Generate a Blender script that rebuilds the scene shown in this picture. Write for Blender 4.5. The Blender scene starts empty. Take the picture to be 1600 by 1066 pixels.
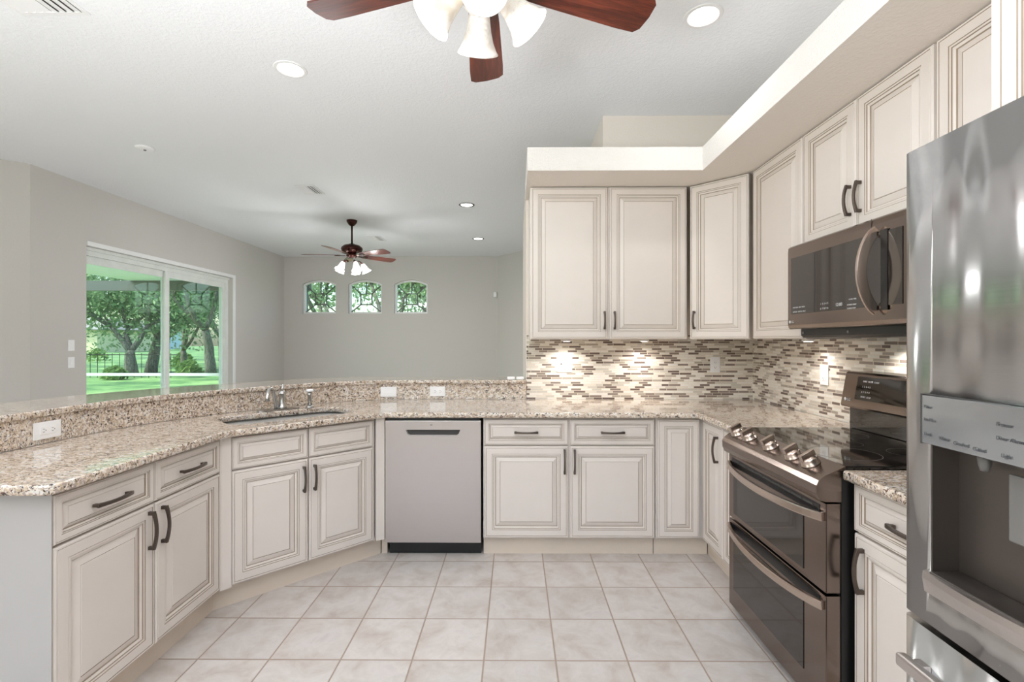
import bpy, bmesh, math, random
from mathutils import Vector, Matrix
PI = math.pi
R = math.radians
SC = bpy.context.scene
COL = SC.collection
random.seed(7)

# ---------------------------------------------------------------- camera, world, sun, exposure
cam_d = bpy.data.cameras.new('camera')
cam = bpy.data.objects.new('camera', cam_d); COL.objects.link(cam)
cam.location = (0, 0, 1.3564)
cam.rotation_euler = (R(90), 0, 0.0063)
cam_d.sensor_width = 36; cam_d.lens = 751.94 / 1600 * 36
cam_d.clip_start = 0.02; cam_d.clip_end = 400
SC.camera = cam
SC.view_settings.view_transform = 'Standard'
SC.view_settings.look = 'None'
SC.view_settings.gamma = 1
SC.view_settings.use_curve_mapping = False
SC.view_settings.exposure = -0.05
SC.cycles.max_bounces = 10
SC.cycles.diffuse_bounces = 5
SC.cycles.glossy_bounces = 4
SC.cycles.transparent_max_bounces = 16
SC.cycles.caustics_reflective = False
SC.cycles.caustics_refractive = False
SC.cycles.use_denoising = True
SC.cycles.sample_clamp_indirect = 6

w = bpy.data.worlds.new('world'); SC.world = w; w.use_nodes = True
wn = w.node_tree; wn.nodes.clear()
sky = wn.nodes.new('ShaderNodeTexSky'); sky.sky_type = 'NISHITA'; sky.sun_disc = False
sky.sun_elevation = R(48); sky.sun_rotation = R(-115); sky.air_density = 1.2; sky.dust_density = 2.5
bgn = wn.nodes.new('ShaderNodeBackground'); bgn.inputs[1].default_value = 0.5
won = wn.nodes.new('ShaderNodeOutputWorld')
wn.links.new(sky.outputs[0], bgn.inputs[0]); wn.links.new(bgn.outputs[0], won.inputs[0])

def light(name, kind, loc, energy, color=(1, 1, 1), **kw):
    d = bpy.data.lights.new(name, kind); d.energy = energy; d.color = color
    o = bpy.data.objects.new(name, d); COL.objects.link(o); o.location = loc
    rot = kw.pop('rot', None)
    for k, v in kw.items(): setattr(d, k, v)
    if rot: o.rotation_euler = rot
    return o
# the sun stands beyond the trees to the left of the house
light('sun', 'SUN', (0, 0, 20), 5.5, (1, .95, .85), angle=R(.6), rot=(R(42), 0, R(-66)))
# two unseen area lamps added inside the out-of-view window openings as daylight fill
light('rear_fill', 'AREA', (-1.1, -2.35, 1.65), 8, (.95, .965, 1), shape='RECTANGLE', size=3.4, size_y=1.9, rot=(R(82), 0, 0))
light('side_fill', 'AREA', (-5.45, .6, 1.5), 22, (.95, .965, 1), shape='RECTANGLE', size=2.6, size_y=2.0, rot=(0, R(-88), 0))
# unseen area lamp added to brighten the ceiling, aimed straight up
light('ceiling_fill', 'AREA', (-1.3, -.3, 1.25), 192, (.955, .965, 1), shape='DISK', size=1.2, rot=(R(180), 0, 0))

# ---------------------------------------------------------------- materials
MATS = {}
def srgb(*c):
    return tuple(((v/255)/12.92 if v/255 <= .04045 else ((v/255+.055)/1.055)**2.4) for v in c) + (1,)
class NT:
    def __init__(s, name):
        s.m = bpy.data.materials.new(name); s.m.use_nodes = True; s.t = s.m.node_tree; s.t.nodes.clear()
        s.out = s.n('ShaderNodeOutputMaterial'); MATS[name] = s.m
    def n(s, typ, **kw):
        x = s.t.nodes.new(typ)
        for k, v in kw.items(): setattr(x, k, v)
        return x
    def l(s, a, b): s.t.links.new(a, b)
    def val(s, sock, v):
        if isinstance(v, (int, float, tuple)): sock.default_value = v
        else: s.l(v, sock)
    def math(s, op, a, b=0, c=0):
        x = s.n('ShaderNodeMath', operation=op)
        for i, v in enumerate((a, b, c)): s.val(x.inputs[i], v)
        return x.outputs[0]
    def mix(s, f, a, b, typ='MIX'):
        x = s.n('ShaderNodeMix', data_type='RGBA', blend_type=typ)
        s.val(x.inputs[0], f); s.val(x.inputs[6], a); s.val(x.inputs[7], b)
        return x.outputs[2]
    def ramp(s, f, stops, interp='LINEAR'):
        x = s.n('ShaderNodeValToRGB'); cr = x.color_ramp; cr.interpolation = interp
        while len(cr.elements) < len(stops): cr.elements.new(.5)
        for e, (p, c) in zip(cr.elements, stops):
            e.position = p; e.color = c if len(c) == 4 else c + (1,)
        s.val(x.inputs[0], f); return x.outputs[0]
    def coord(s, scale=(1, 1, 1), kind='Object', rot=(0, 0, 0)):
        tc = s.n('ShaderNodeTexCoord'); mp = s.n('ShaderNodeMapping')
        mp.inputs['Scale'].default_value = scale; mp.inputs['Rotation'].default_value = rot
        s.l(tc.outputs[kind], mp.inputs[0]); return mp.outputs[0]
    def noise(s, vec, scale, detail=3, rough=.5, dist=0):
        x = s.n('ShaderNodeTexNoise'); s.l(vec, x.inputs['Vector'])
        x.inputs['Scale'].default_value = scale; x.inputs['Detail'].default_value = detail
        x.inputs['Roughness'].default_value = rough; x.inputs['Distortion'].default_value = dist
        return x.outputs[0]
    def voro(s, vec, scale, feature='F1', out=0, dim='3D'):
        x = s.n('ShaderNodeTexVoronoi', feature=feature, voronoi_dimensions=dim)
        s.l(vec, x.inputs['Vector']); x.inputs['Scale'].default_value = scale
        return x.outputs[out]
    def bump(s, h, strength=.3, dist=.01):
        x = s.n('ShaderNodeBump'); x.inputs['Strength'].default_value = strength; x.inputs['Distance'].default_value = dist
        s.l(h, x.inputs['Height']); return x.outputs[0]
    def bsdf(s, color=(.8, .8, .8, 1), rough=.5, metal=0, normal=None, **kw):
        b = s.n('ShaderNodeBsdfPrincipled')
        s.val(b.inputs['Base Color'], color); s.val(b.inputs['Roughness'], rough); s.val(b.inputs['Metallic'], metal)
        if normal is not None: s.l(normal, b.inputs['Normal'])
        for k, v in kw.items(): s.val(b.inputs[k.replace('_', ' ')], v)
        s.l(b.outputs[0], s.out.inputs[0]); return b
def simple(name, c, rough=.5, metal=0, var=0.04, **kw):
    t = NT(name); v = t.coord(); nz = t.noise(v, 9, 3)
    a = tuple(x*(1-var) for x in c[:3]) + (1,); b = tuple(min(1, x*(1+var)) for x in c[:3]) + (1,)
    t.bsdf(t.ramp(nz, [(.3, a), (.7, b)]), rough, metal, **kw); return t.m
def emit(name, c, strength, rough=.4):
    t = NT(name); b = t.bsdf(c, rough); b.inputs['Emission Color'].default_value = c; b.inputs['Emission Strength'].default_value = strength
    return t.m

def paint(name, c, bump=.25, scale=70, rough=.75):
    t = NT(name); v = t.coord(); n1 = t.noise(v, scale, 3, .6)
    t.bsdf(c, rough, normal=t.bump(t.ramp(n1, [(.42, (0, 0, 0)), (.62, (1, 1, 1))]), bump, .004)); return t.m
WALL = paint('wall_paint', srgb(203, 200, 195), .12)
WALLK = paint('cream_wall_paint', srgb(228, 220, 211), .18)
CEIL = paint('ceiling_knockdown', srgb(240, 242, 245), .3, 55)
LEDGE = paint('ledge_paint', srgb(228, 224, 219), .5, 110)
TRIMW = simple('white_trim', srgb(238, 238, 238), .4, var=.01)
CAB = simple('cream_cabinet_lacquer', srgb(221, 213, 206), .38, var=.012)
GLAZE = simple('brown_glaze', srgb(150, 134, 118), .5, var=.1)
PANEL = simple('end_panel_shaded', srgb(170, 167, 164), .5, var=.01)  # cabinet side greyed, its weaker light put into the colour
KICK = simple('toe_kick_cream', srgb(216, 203, 188), .5, var=.02)
BRONZE = simple('dark_bronze', srgb(96, 86, 80), .34, .8, var=.15)
BLACK = simple('black_plastic', srgb(18, 18, 19), .35)
WHITE = simple('white_plastic', srgb(245, 245, 246), .35, var=.01)
SLOT = simple('outlet_slot_dark', srgb(70, 68, 66), .6)
CHROME = simple('brushed_nickel', srgb(190, 188, 186), .22, 1, var=.03)
GREYP = simple('grey_plastic', srgb(120, 118, 116), .4)
TXT = simple('pale_print', srgb(205, 205, 205), .6, var=.01)
TXTD = simple('dark_print', srgb(70, 72, 76), .6, var=.01)

def steel(name, c, rough=.28, aniso=.6, scale=(1.2, 1.2, 400), wav=0, wscale=(3, 3, .7), arot=0.0):
    t = NT(name); v = t.coord(scale); nz = t.noise(v, 1, 3, .6)
    r = t.math('MULTIPLY_ADD', nz, .14, rough-.07)
    nrm = None
    if wav:
        v2 = t.coord(wscale); nrm = t.bump(t.noise(v2, 1.6, 1, .4), wav, .05)
    a = tuple(x*.93 for x in c[:3]) + (1,)
    b = t.bsdf(t.mix(nz, a, c), r, 1, normal=nrm)
    b.inputs['Anisotropic'].default_value = aniso
    tg = t.n('ShaderNodeTangent', direction_type='RADIAL', axis='Z'); t.l(tg.outputs[0], b.inputs['Tangent'])
    b.inputs['Anisotropic Rotation'].default_value = arot
    return t.m
STEEL = steel('stainless_steel', srgb(200, 194, 191), .32, .5)
FRIDGE = steel('fridge_stainless', srgb(192, 191, 190), .23, .78, wav=.5, wscale=(5.5, 1.5, .4), arot=.25)
BSTEEL = steel('black_stainless', srgb(132, 120, 113), .2, .3)
BSTEEL2 = simple('black_stainless_handle', srgb(196, 181, 171), .26, 1, var=.03)
SINKM = steel('sink_steel', srgb(190, 188, 184), .35, .2)

t = NT('dark_oven_glass'); t.bsdf(srgb(48, 42, 38), .05, 0, IOR=1.6); OVENG = t.m
t = NT('black_cooktop_glass'); t.bsdf(srgb(12, 12, 13), .05, 0, IOR=1.75); COOK = t.m
t = NT('panel_glass'); t.bsdf(srgb(176, 180, 184), .12, .75); PGLASS = t.m

def wood(name):
    t = NT(name); v = t.coord((1.2, 14, 14)); n1 = t.noise(v, 3, 5, .65, 1.2)
    t.bsdf(t.ramp(n1, [(.3, srgb(36, 14, 10)), (.5, srgb(84, 34, 22)), (.7, srgb(118, 56, 36))]), .28); return t.m
WOOD = wood('mahogany_blade')
t = NT('dark_red_bronze'); t.bsdf(srgb(62, 26, 20), .25, .6); FANM = t.m

def granite(name):
    t = NT(name); v = t.coord(); vs = t.coord((1, 1.9, 1.6), rot=(0, 0, R(25)))
    n1 = t.noise(vs, 30, 6, .72, .5)
    base = t.ramp(n1, [(.34, srgb(146, 126, 106)), (.43, srgb(194, 174, 150)), (.50, srgb(218, 202, 184)), (.60, srgb(230, 226, 220)), (.72, srgb(188, 178, 168))])
    n2 = t.noise(v, 90, 3, .6)
    base = t.mix(t.ramp(n2, [(.53, (0, 0, 0)), (.58, (1, 1, 1))]), base, srgb(176, 160, 150))
    blot = t.noise(vs, 58, 4, .7, .9)
    base = t.mix(t.ramp(blot, [(.56, (0, 0, 0)), (.595, (1, 1, 1))]), base, srgb(46, 38, 36))
    big = t.noise(vs, 36, 3, .6, 1.2)
    base = t.mix(t.ramp(big, [(.60, (0, 0, 0)), (.65, (1, 1, 1))]), base, srgb(104, 78, 66))
    t.bsdf(base, .08, 0, IOR=1.6, Coat_Weight=.3, Coat_Roughness=.04); return t.m
GRAN = granite('speckled_granite')

def floor_tiles():
    t = NT('ceramic_floor_tile'); T = .305
    tc = t.n('ShaderNodeTexCoord'); sp = t.n('ShaderNodeSeparateXYZ'); t.l(tc.outputs['Object'], sp.inputs[0])
    ux = t.math('DIVIDE', t.math('ADD', sp.outputs[0], .1322 + 30*T), T); uy = t.math('DIVIDE', t.math('ADD', sp.outputs[1], -2.9575 + 30*T), T)
    fx = t.math('FRACT', ux); fy = t.math('FRACT', uy)
    ex = t.math('MINIMUM', fx, t.math('SUBTRACT', 1, fx)); ey = t.math('MINIMUM', fy, t.math('SUBTRACT', 1, fy))
    e = t.math('MINIMUM', ex, ey)
    grout = t.ramp(e, [(.0085, (1, 1, 1)), (.013, (0, 0, 0))])
    cb = t.n('ShaderNodeCombineXYZ'); t.l(t.math('FLOOR', ux), cb.inputs[0]); t.l(t.math('FLOOR', uy), cb.inputs[1])
    wnz = t.n('ShaderNodeTexWhiteNoise'); t.l(cb.outputs[0], wnz.inputs[0])
    off = t.n('ShaderNodeVectorMath', operation='MULTIPLY_ADD'); t.l(wnz.outputs['Color'], off.inputs[0]); off.inputs[1].default_value = (7, 7, 7); t.l(tc.outputs['Object'], off.inputs[2])
    n1 = t.noise(off.outputs[0], 7, 6, .62, .5); n2 = t.noise(off.outputs[0], 28, 4, .6)
    c = t.ramp(n1, [(.28, srgb(180, 169, 160)), (.45, srgb(198, 191, 185)), (.6, srgb(208, 203, 199)), (.78, srgb(190, 184, 181))])
    c = t.mix(t.math('MULTIPLY', n2, .28), c, srgb(166, 154, 146))
    tone = t.math('MULTIPLY_ADD', wnz.outputs['Value'], .1, .94)
    cc = t.n('ShaderNodeVectorMath', operation='SCALE'); t.l(c, cc.inputs[0]); t.l(tone, cc.inputs['Scale'])
    c = t.mix(grout, cc.outputs[0], srgb(158, 140, 126))
    h = t.math('ADD', t.math('MULTIPLY', t.math('SUBTRACT', 1, grout), 1), t.math('MULTIPLY', n2, .25))
    t.bsdf(c, t.math('MULTIPLY_ADD', n2, .2, .3), normal=t.bump(h, .35, .003)); return t.m
FLOOR = floor_tiles()

def mosaic(name, axis):
    t = NT(name); H = .01715
    tc = t.n('ShaderNodeTexCoord'); sp = t.n('ShaderNodeSeparateXYZ'); t.l(tc.outputs['Object'], sp.inputs[0])
    row = t.math('DIVIDE', sp.outputs[2], H); ri = t.math('FLOOR', row); rf = t.math('FRACT', row)
    wx = t.math('MULTIPLY_ADD', sp.outputs[axis], 13.5, t.math('MULTIPLY', ri, 37.37))
    def v1(feature, out):
        x = t.n('ShaderNodeTexVoronoi', feature=feature, voronoi_dimensions='1D'); t.l(wx, x.inputs['W']); x.inputs['Scale'].default_value = 1
        x.inputs['Randomness'].default_value = .85
        return x.outputs[out]
    colr = t.n('ShaderNodeSeparateColor'); t.l(v1('F1', 'Color'), colr.inputs[0])
    ed = v1('DISTANCE_TO_EDGE', 'Distance')
    c = t.ramp(colr.outputs[0], [(0, srgb(104, 88, 82)), (.16, srgb(138, 124, 116)), (.30, srgb(178, 168, 156)), (.42, srgb(212, 206, 196)), (.56, srgb(244, 240, 232)), (.86, srgb(230, 222, 210))], 'CONSTANT')
    nz = t.noise(t.coord((60, 60, 200)), 1, 3)
    c = t.mix(t.math('MULTIPLY', nz, .22), c, srgb(164, 152, 142))
    er = t.math('MINIMUM', rf, t.math('SUBTRACT', 1, rf))
    g = t.math('MAXIMUM', t.ramp(er, [(.075, (1, 1, 1)), (.10, (0, 0, 0))]), t.ramp(ed, [(.018, (1, 1, 1)), (.024, (0, 0, 0))]))
    c = t.mix(g, c, srgb(228, 216, 200))
    gl = t.ramp(colr.outputs[0], [(0, (.1, .1, .1)), (.6, (.35, .35, .35))], 'CONSTANT')
    t.bsdf(c, t.math('MAXIMUM', gl, t.math('MULTIPLY', g, .6)), normal=t.bump(t.math('SUBTRACT', 1, g), .4, .002)); return t.m
MOSX = mosaic('mosaic_tile_back', 0)
MOSY = mosaic('mosaic_tile_side', 1)

def glass(name, tint, refl=.12):
    t = NT(name); tr = t.n('ShaderNodeBsdfTransparent'); tr.inputs[0].default_value = tint
    gl = t.n('ShaderNodeBsdfGlossy'); gl.inputs['Roughness'].default_value = .01
    fr = t.n('ShaderNodeLayerWeight'); fr.inputs[0].default_value = .5; rf = t.math('MULTIPLY_ADD', t.math('POWER', fr.outputs['Facing'], 5), .9, .045)
    mx = t.n('ShaderNodeMixShader'); t.l(rf, mx.inputs[0]); t.l(tr.outputs[0], mx.inputs[1]); t.l(gl.outputs[0], mx.inputs[2])
    t.l(mx.outputs[0], t.out.inputs[0]); return t.m
PANE = glass('slider_glass', (.86, .955, .95, 1))
PANE2 = glass('leaded_glass', (.9, .97, .97, 1))
SHADE = NT('alabaster_glass_shade')
_v = SHADE.coord(); _n = SHADE.noise(_v, 12, 5, .6, 1.5)
_c = SHADE.ramp(_n, [(.38, srgb(226, 216, 202)), (.55, srgb(240, 236, 230)), (.7, srgb(210, 204, 196))])
_b = SHADE.bsdf(_c, .25); SHADE.l(_c, _b.inputs['Emission Color']); _b.inputs['Emission Strength'].default_value = .1
SHADE = SHADE.m
SHADE2 = emit('lit_glass_shade', (1, .97, .92, 1), 2.2)
DISC = emit('downlight_lens', (1, .98, .95, 1), 6)
GRASS = NT('lawn_grass'); _v = GRASS.coord(); _n = GRASS.noise(_v, .55, 5, .7); _m = GRASS.noise(_v, 8, 3)
GRASS.bsdf(GRASS.mix(GRASS.math('MULTIPLY', _m, .5), GRASS.ramp(_n, [(.38, srgb(52, 92, 50)), (.5, srgb(104, 146, 78)), (.62, srgb(158, 186, 116))]), srgb(80, 112, 62)), .9); GRASS = GRASS.m
BARK = NT('oak_bark'); _v = BARK.coord((4, 4, 1)); _n = BARK.noise(_v, 5, 4, .7)
BARK.bsdf(BARK.ramp(_n, [(.35, srgb(74, 70, 62)), (.65, srgb(138, 134, 120))]), .9, normal=BARK.bump(_n, .5, .03)); BARK = BARK.m
def leafm(name, a, b):
    t = NT(name); _v = t.coord(); n1 = t.noise(_v, 1.3, 3)
    c = t.ramp(n1, [(.35, a), (.65, b)])
    d = t.n('ShaderNodeBsdfDiffuse'); tr = t.n('ShaderNodeBsdfTranslucent'); t.l(c, d.inputs[0]); t.l(c, tr.inputs[0])
    mx = t.n('ShaderNodeMixShader'); mx.inputs[0].default_value = .45; t.l(d.outputs[0], mx.inputs[1]); t.l(tr.outputs[0], mx.inputs[2])
    t.l(mx.outputs[0], t.out.inputs[0]); return t.m
LEAF = leafm('oak_leaves', srgb(104, 134, 98), srgb(168, 190, 146))
LEAFP = leafm('sunlit_oak_leaves', srgb(132, 162, 118), srgb(196, 214, 176))  # same oak leaves, sun wash-out put into a paler colour
LEAF2 = leafm('shrub_leaves', srgb(96, 132, 76), srgb(156, 182, 112))
HOUSE1 = simple('cream_stucco', srgb(226, 214, 176), .9)
HOUSE2 = simple('pale_blue_stucco', srgb(214, 226, 236), .9)
ROOF = simple('grey_roof_tile', srgb(150, 144, 138), .9, var=.15)
DARKG = simple('dark_window', srgb(50, 66, 76), .1)
ALU = simple('bronze_aluminium', srgb(96, 98, 92), .5)
ALUW = simple('white_aluminium', srgb(226, 230, 226), .45)
LANAI = simple('patio_ceiling_paint', srgb(226, 234, 232), .8)
CONC = simple('patio_concrete', srgb(190, 186, 178), .85, var=.08)
LEAD = simple('lead_came', srgb(96, 98, 96), .5, .2)

# ---------------------------------------------------------------- mesh builder
class MB:
    def __init__(s): s.bm = bmesh.new(); s.mats = []
    def mi(s, m):
        if m not in s.mats: s.mats.append(m)
        return s.mats.index(m)
    def faces(s, fs, m):
        i = s.mi(m)
        for f in fs: f.material_index = i
    def box(s, a, b, m, bev=0):
        bm = s.bm; x0, x1 = sorted((a[0], b[0])); y0, y1 = sorted((a[1], b[1])); z0, z1 = sorted((a[2], b[2]))
        v = [bm.verts.new(p) for p in ((x0, y0, z0), (x1, y0, z0), (x1, y1, z0), (x0, y1, z0), (x0, y0, z1), (x1, y0, z1), (x1, y1, z1), (x0, y1, z1))]
        fs = [bm.faces.new([v[i] for i in q]) for q in ((0, 3, 2, 1), (4, 5, 6, 7), (0, 1, 5, 4), (1, 2, 6, 5), (2, 3, 7, 6), (3, 0, 4, 7))]
        s.faces(fs, m)
        if bev:
            es = list({e for f in fs for e in f.edges})
            r = bmesh.ops.bevel(bm, geom=es, offset=bev, segments=2, profile=.6, affect='EDGES')
            s.faces(r['faces'], m)
        return s
    def prism(s, pts, z0, z1, m):          # polygon in XY, counter-clockwise
        bm = s.bm; a = [bm.verts.new((p[0], p[1], z0)) for p in pts]; b = [bm.verts.new((p[0], p[1], z1)) for p in pts]
        n = len(pts); fs = [bm.faces.new(list(reversed(a))), bm.faces.new(b)]
        for i in range(n): fs.append(bm.faces.new((a[i], a[(i+1) % n], b[(i+1) % n], b[i])))
        s.faces(fs, m); return s
    def extr(s, pts, ax, a0, a1, m):       # polygon in the plane across axis ax, extruded along it
        bm = s.bm
        def P(p, a):
            return {'x': (a, p[0], p[1]), 'y': (p[0], a, p[1]), 'z': (p[0], p[1], a)}[ax]
        a = [bm.verts.new(P(p, a0)) for p in pts]; b = [bm.verts.new(P(p, a1)) for p in pts]
        n = len(pts); fs = [bm.faces.new(list(reversed(a))), bm.faces.new(b)]
        for i in range(n): fs.append(bm.faces.new((a[i], a[(i+1) % n], b[(i+1) % n], b[i])))
        s.faces(fs, m); bmesh.ops.recalc_face_normals(bm, faces=fs); return s
    def rings(s, rs, m, cap0=True, cap1=True, closed=False, mats=None):
        bm = s.bm; R_ = [[bm.verts.new(p) for p in r] for r in rs]; n = len(rs[0]); fs = []
        for k in range(len(R_) - (0 if closed else 1)):
            A, B = R_[k], R_[(k+1) % len(R_)]
            for i in range(n):
                f = bm.faces.new((A[i], A[(i+1) % n], B[(i+1) % n], B[i])); fs.append(f)
                f.material_index = s.mi(mats[k] if mats else m)
        if cap0 and not closed: f = bm.faces.new(list(reversed(R_[0]))); f.material_index = s.mi(m); fs.append(f)
        if cap1 and not closed: f = bm.faces.new(R_[-1]); f.material_index = s.mi(m); fs.append(f)
        return fs
    def lathe(s, prof, m, c=(0, 0, 0), n=24, M=None, wave=0, nw=0):
        rs = []
        for k, (r, z) in enumerate(prof):
            ring = []
            for i in range(n):
                a = 2*PI*i/n; rr = max(r, .0004)*(1 + (wave*math.cos(nw*a) if wave and k >= len(prof)-3 and k < len(prof)+0 else 0))
                p = Vector((rr*math.cos(a), rr*math.sin(a), z))
                if M: p = M @ p
                ring.append(p + Vector(c))
            rs.append(ring)
        fs = s.rings(rs, m)
        for f in fs: f.smooth = True
        return s
    def tube(s, pts, r, m, n=10, flat=None, up=(0, 0, 1)):   # r number or list; flat=(w,h) rectangular section
        pts = [Vector(p) for p in pts]; rs = []; prev = None
        for i, p in enumerate(pts):
            d = (pts[min(i+1, len(pts)-1)] - pts[max(i-1, 0)]).normalized()
            u = Vector(up).cross(d)
            if u.length < 1e-3: u = Vector((1, 0, 0)).cross(d)
            if u.length < 1e-3: u = Vector((0, 1, 0)).cross(d)
            u.normalize()
            if prev is not None and not flat:
                u = (prev - d*prev.dot(d)).normalized()
            prev = u; v = d.cross(u).normalized(); rr = r[i] if isinstance(r, (list, tuple)) else r
            if flat:
                a, b = flat; q = rr
                rs.append([p + u*sx*a/2*q + v*sy*b/2*q for sx, sy in ((-1, -.7), (-.8, -1), (.8, -1), (1, -.7), (1, .7), (.8, 1), (-.8, 1), (-1, .7))])
            else:
                rs.append([p + u*rr*math.cos(2*PI*k/n) + v*rr*math.sin(2*PI*k/n) for k in range(n)])
        fs = s.rings(rs, m)
        for f in fs: f.smooth = not flat
        return s
    def build(s, name, parent=None, smooth=False, loc=None, rot=None):
        bmesh.ops.recalc_face_normals(s.bm, faces=s.bm.faces[:])
        me = bpy.data.meshes.new(name); s.bm.to_mesh(me); s.bm.free()
        for m in s.mats: me.materials.append(m)
        if smooth:
            for p in me.polygons: p.use_smooth = True
        o = bpy.data.objects.new(name, me); COL.objects.link(o)
        if parent: o.parent = parent
        if loc: o.location = loc
        if rot: o.rotation_euler = rot
        return o
def tag(o, label, cat=None, group=None, kind=None):
    if label: o['label'] = label
    if cat: o['category'] = cat
    if group: o['group'] = group
    if kind: o['kind'] = kind
    return o
def empty(name, loc, rz=0, label=None, cat=None, group=None):
    o = bpy.data.objects.new(name, None); COL.objects.link(o); o.location = loc; o.rotation_euler = (0, 0, rz); o.empty_display_size = .05
    return tag(o, label, cat, group)
def structure(name, mb, label=None):
    o = mb.build(name); o['kind'] = 'structure'
    if label: o['label'] = label
    return o
def copy_tree(o, parent=None):
    c = o.copy(); COL.objects.link(c)
    if parent: c.parent = parent
    for ch in [x for x in bpy.data.objects if x.parent == o]: copy_tree(ch, c)
    return c
def slab(name, outer, holes, z0, z1, mat, bev=.006, parent=None):
    cu = bpy.data.curves.new(name, 'CURVE'); cu.dimensions = '2D'; cu.fill_mode = 'BOTH'
    for pts in [outer] + holes:
        sp = cu.splines.new('POLY'); sp.points.add(len(pts)-1)
        for i, p in enumerate(pts): sp.points[i].co = (p[0], p[1], 0, 1)
        sp.use_cyclic_u = True
    cu.extrude = (z1-z0)/2 - bev; cu.bevel_depth = bev; cu.bevel_resolution = 2; cu.offset = -bev
    o = bpy.data.objects.new(name, cu); COL.objects.link(o)
    bpy.context.view_layer.update(); me = bpy.data.meshes.new_from_object(o.evaluated_get(bpy.context.evaluated_depsgraph_get()))
    bpy.data.objects.remove(o); me.materials.clear(); me.materials.append(mat); me.name = name
    me.transform(Matrix.Translation((0, 0, (z0+z1)/2)))
    o = bpy.data.objects.new(name, me); COL.objects.link(o)
    if parent: o.parent = parent
    return o
def text_mesh(name, s, size, mat, parent, M, ext=.0003, align='LEFT'):
    cu = bpy.data.curves.new(name, 'FONT'); cu.body = s; cu.size = size; cu.extrude = ext; cu.align_x = align
    o = bpy.data.objects.new(name, cu); COL.objects.link(o); bpy.context.view_layer.update()
    me = bpy.data.meshes.new_from_object(o.evaluated_get(bpy.context.evaluated_depsgraph_get())); bpy.data.objects.remove(o)
    me.transform(M); me.materials.clear(); me.materials.append(mat)
    o = bpy.data.objects.new(name, me); COL.objects.link(o); o.parent = parent; return o
def cut(o, cutter):
    md = o.modifiers.new('cut', 'BOOLEAN'); md.operation = 'DIFFERENCE'; md.object = cutter; md.solver = 'EXACT'
    bpy.context.view_layer.update(); me = bpy.data.meshes.new_from_object(o.evaluated_get(bpy.context.evaluated_depsgraph_get()))
    o.modifiers.clear(); o.data = me; bpy.data.objects.remove(cutter)
def arc(cx, cy, r, a0, a1, n):
    return [(cx + r*math.cos(R(a0 + (a1-a0)*i/n)), cy + r*math.sin(R(a0 + (a1-a0)*i/n))) for i in range(n+1)]
def smooth_curve(pts, n=8):
    out = []
    P = [Vector(p) for p in pts]; P = [P[0]*2-P[1]] + P + [P[-1]*2-P[-2]]
    for i in range(1, len(P)-2):
        for k in range(n):
            u = k/n; a, b, c, d = P[i-1:i+3]
            q = .5*((2*b) + (c-a)*u + (2*a-5*b+4*c-d)*u*u + (3*b-a-3*c+d)*u**3); out.append((q.x, q.y))
    out.append(tuple(P[-2])[:2]); return out
def offset(path, d):
    out = []
    for i, p in enumerate(path):
        a = Vector(path[max(i-1, 0)]); b = Vector(path[min(i+1, len(path)-1)]); t_ = (b-a).normalized()
        out.append((p[0] - t_.y*d, p[1] + t_.x*d))
    return out
MZ = Matrix
# ---------------------------------------------------------------- room shell
ZC = 3.08; XL = -4.72; YF = 9.8; XR = 1.82; YB = 3.687; YR = -2.4; XLL = -5.6
structure('floor', MB().box((XLL-.2, YR-.2, -.12), (2.2, 10.1, 0), FLOOR))
structure('ceiling', MB().box((XLL-.3, YR-.3, ZC), (2.3, 10.2, ZC+.15), CEIL))
structure('wall_right', MB().box((XR, YR-.15, 0), (XR+.15, 5.2, ZC), WALLK))
# kitchen back wall: low block under the plant ledge, full-height wall to its right
structure('wall_back_lower', MB().box((.085, YB, 0), (XR, 5.05, 2.582), WALLK))
structure('wall_back_upper', MB().box((.672, YB, 2.582), (XR, 5.05, ZC), WALLK))
mb = MB().prism([(.078, 3.043), (1.183, 3.043), (1.183, -1.2), (XR, -1.2), (XR, YB), (.078, YB)], 2.434, 2.582, LEDGE)
led = structure('trim_1', mb, 'white plant ledge running above the upper cabinets')
me = led.data; me.materials.append(WALLK)
for p in me.polygons:
    if p.normal.z < -.5: p.material_index = 1
# living room
def wall_with_holes(name, axis, c0, c1, a0, a1, z1, holes, mat):
    mb = MB(); xs = a0
    for (h0, h1, hz0, hz1) in sorted(holes):
        def bb(p, q, r, s_):
            if q-p < 1e-4 or s_-r < 1e-4: return
            if axis == 'x': mb.box((c0, p, r), (c1, q, s_), mat)
            else: mb.box((p, c0, r), (q, c1, s_), mat)
        bb(xs, h0, 0, z1); bb(h0, h1, 0, hz0); bb(h0, h1, hz1, z1); xs = h1
    if axis == 'x': mb.box((c0, xs, 0), (c1, a1, z1), mat)
    else: mb.box((xs, c0, 0), (a1, c1, z1), mat)
    return structure(name, mb)
SY0, SY1, SZ = 5.27, 8.02, 2.41
wall_with_holes('wall_left', 'x', XL-.2, XL, 4.655, YF+.2, ZC, [(SY0, SY1, 0, SZ)], WALL)
structure('wall_left_angled', MB().prism([(XL, 4.655), (XL-.2, 4.7), (XLL-.15, 4.06), (XLL, 3.93)], 0, ZC, WALL))
wall_with_holes('wall_left_near', 'x', XLL-.15, XLL, YR, 3.95, ZC, [(-.7, 1.9, .5, 2.5)], WALL)
wall_with_holes('wall_rear', 'y', YR-.15, YR, XLL-.15, XR+.15, ZC, [(-2.8, .6, .7, 2.6)], WALL)
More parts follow.
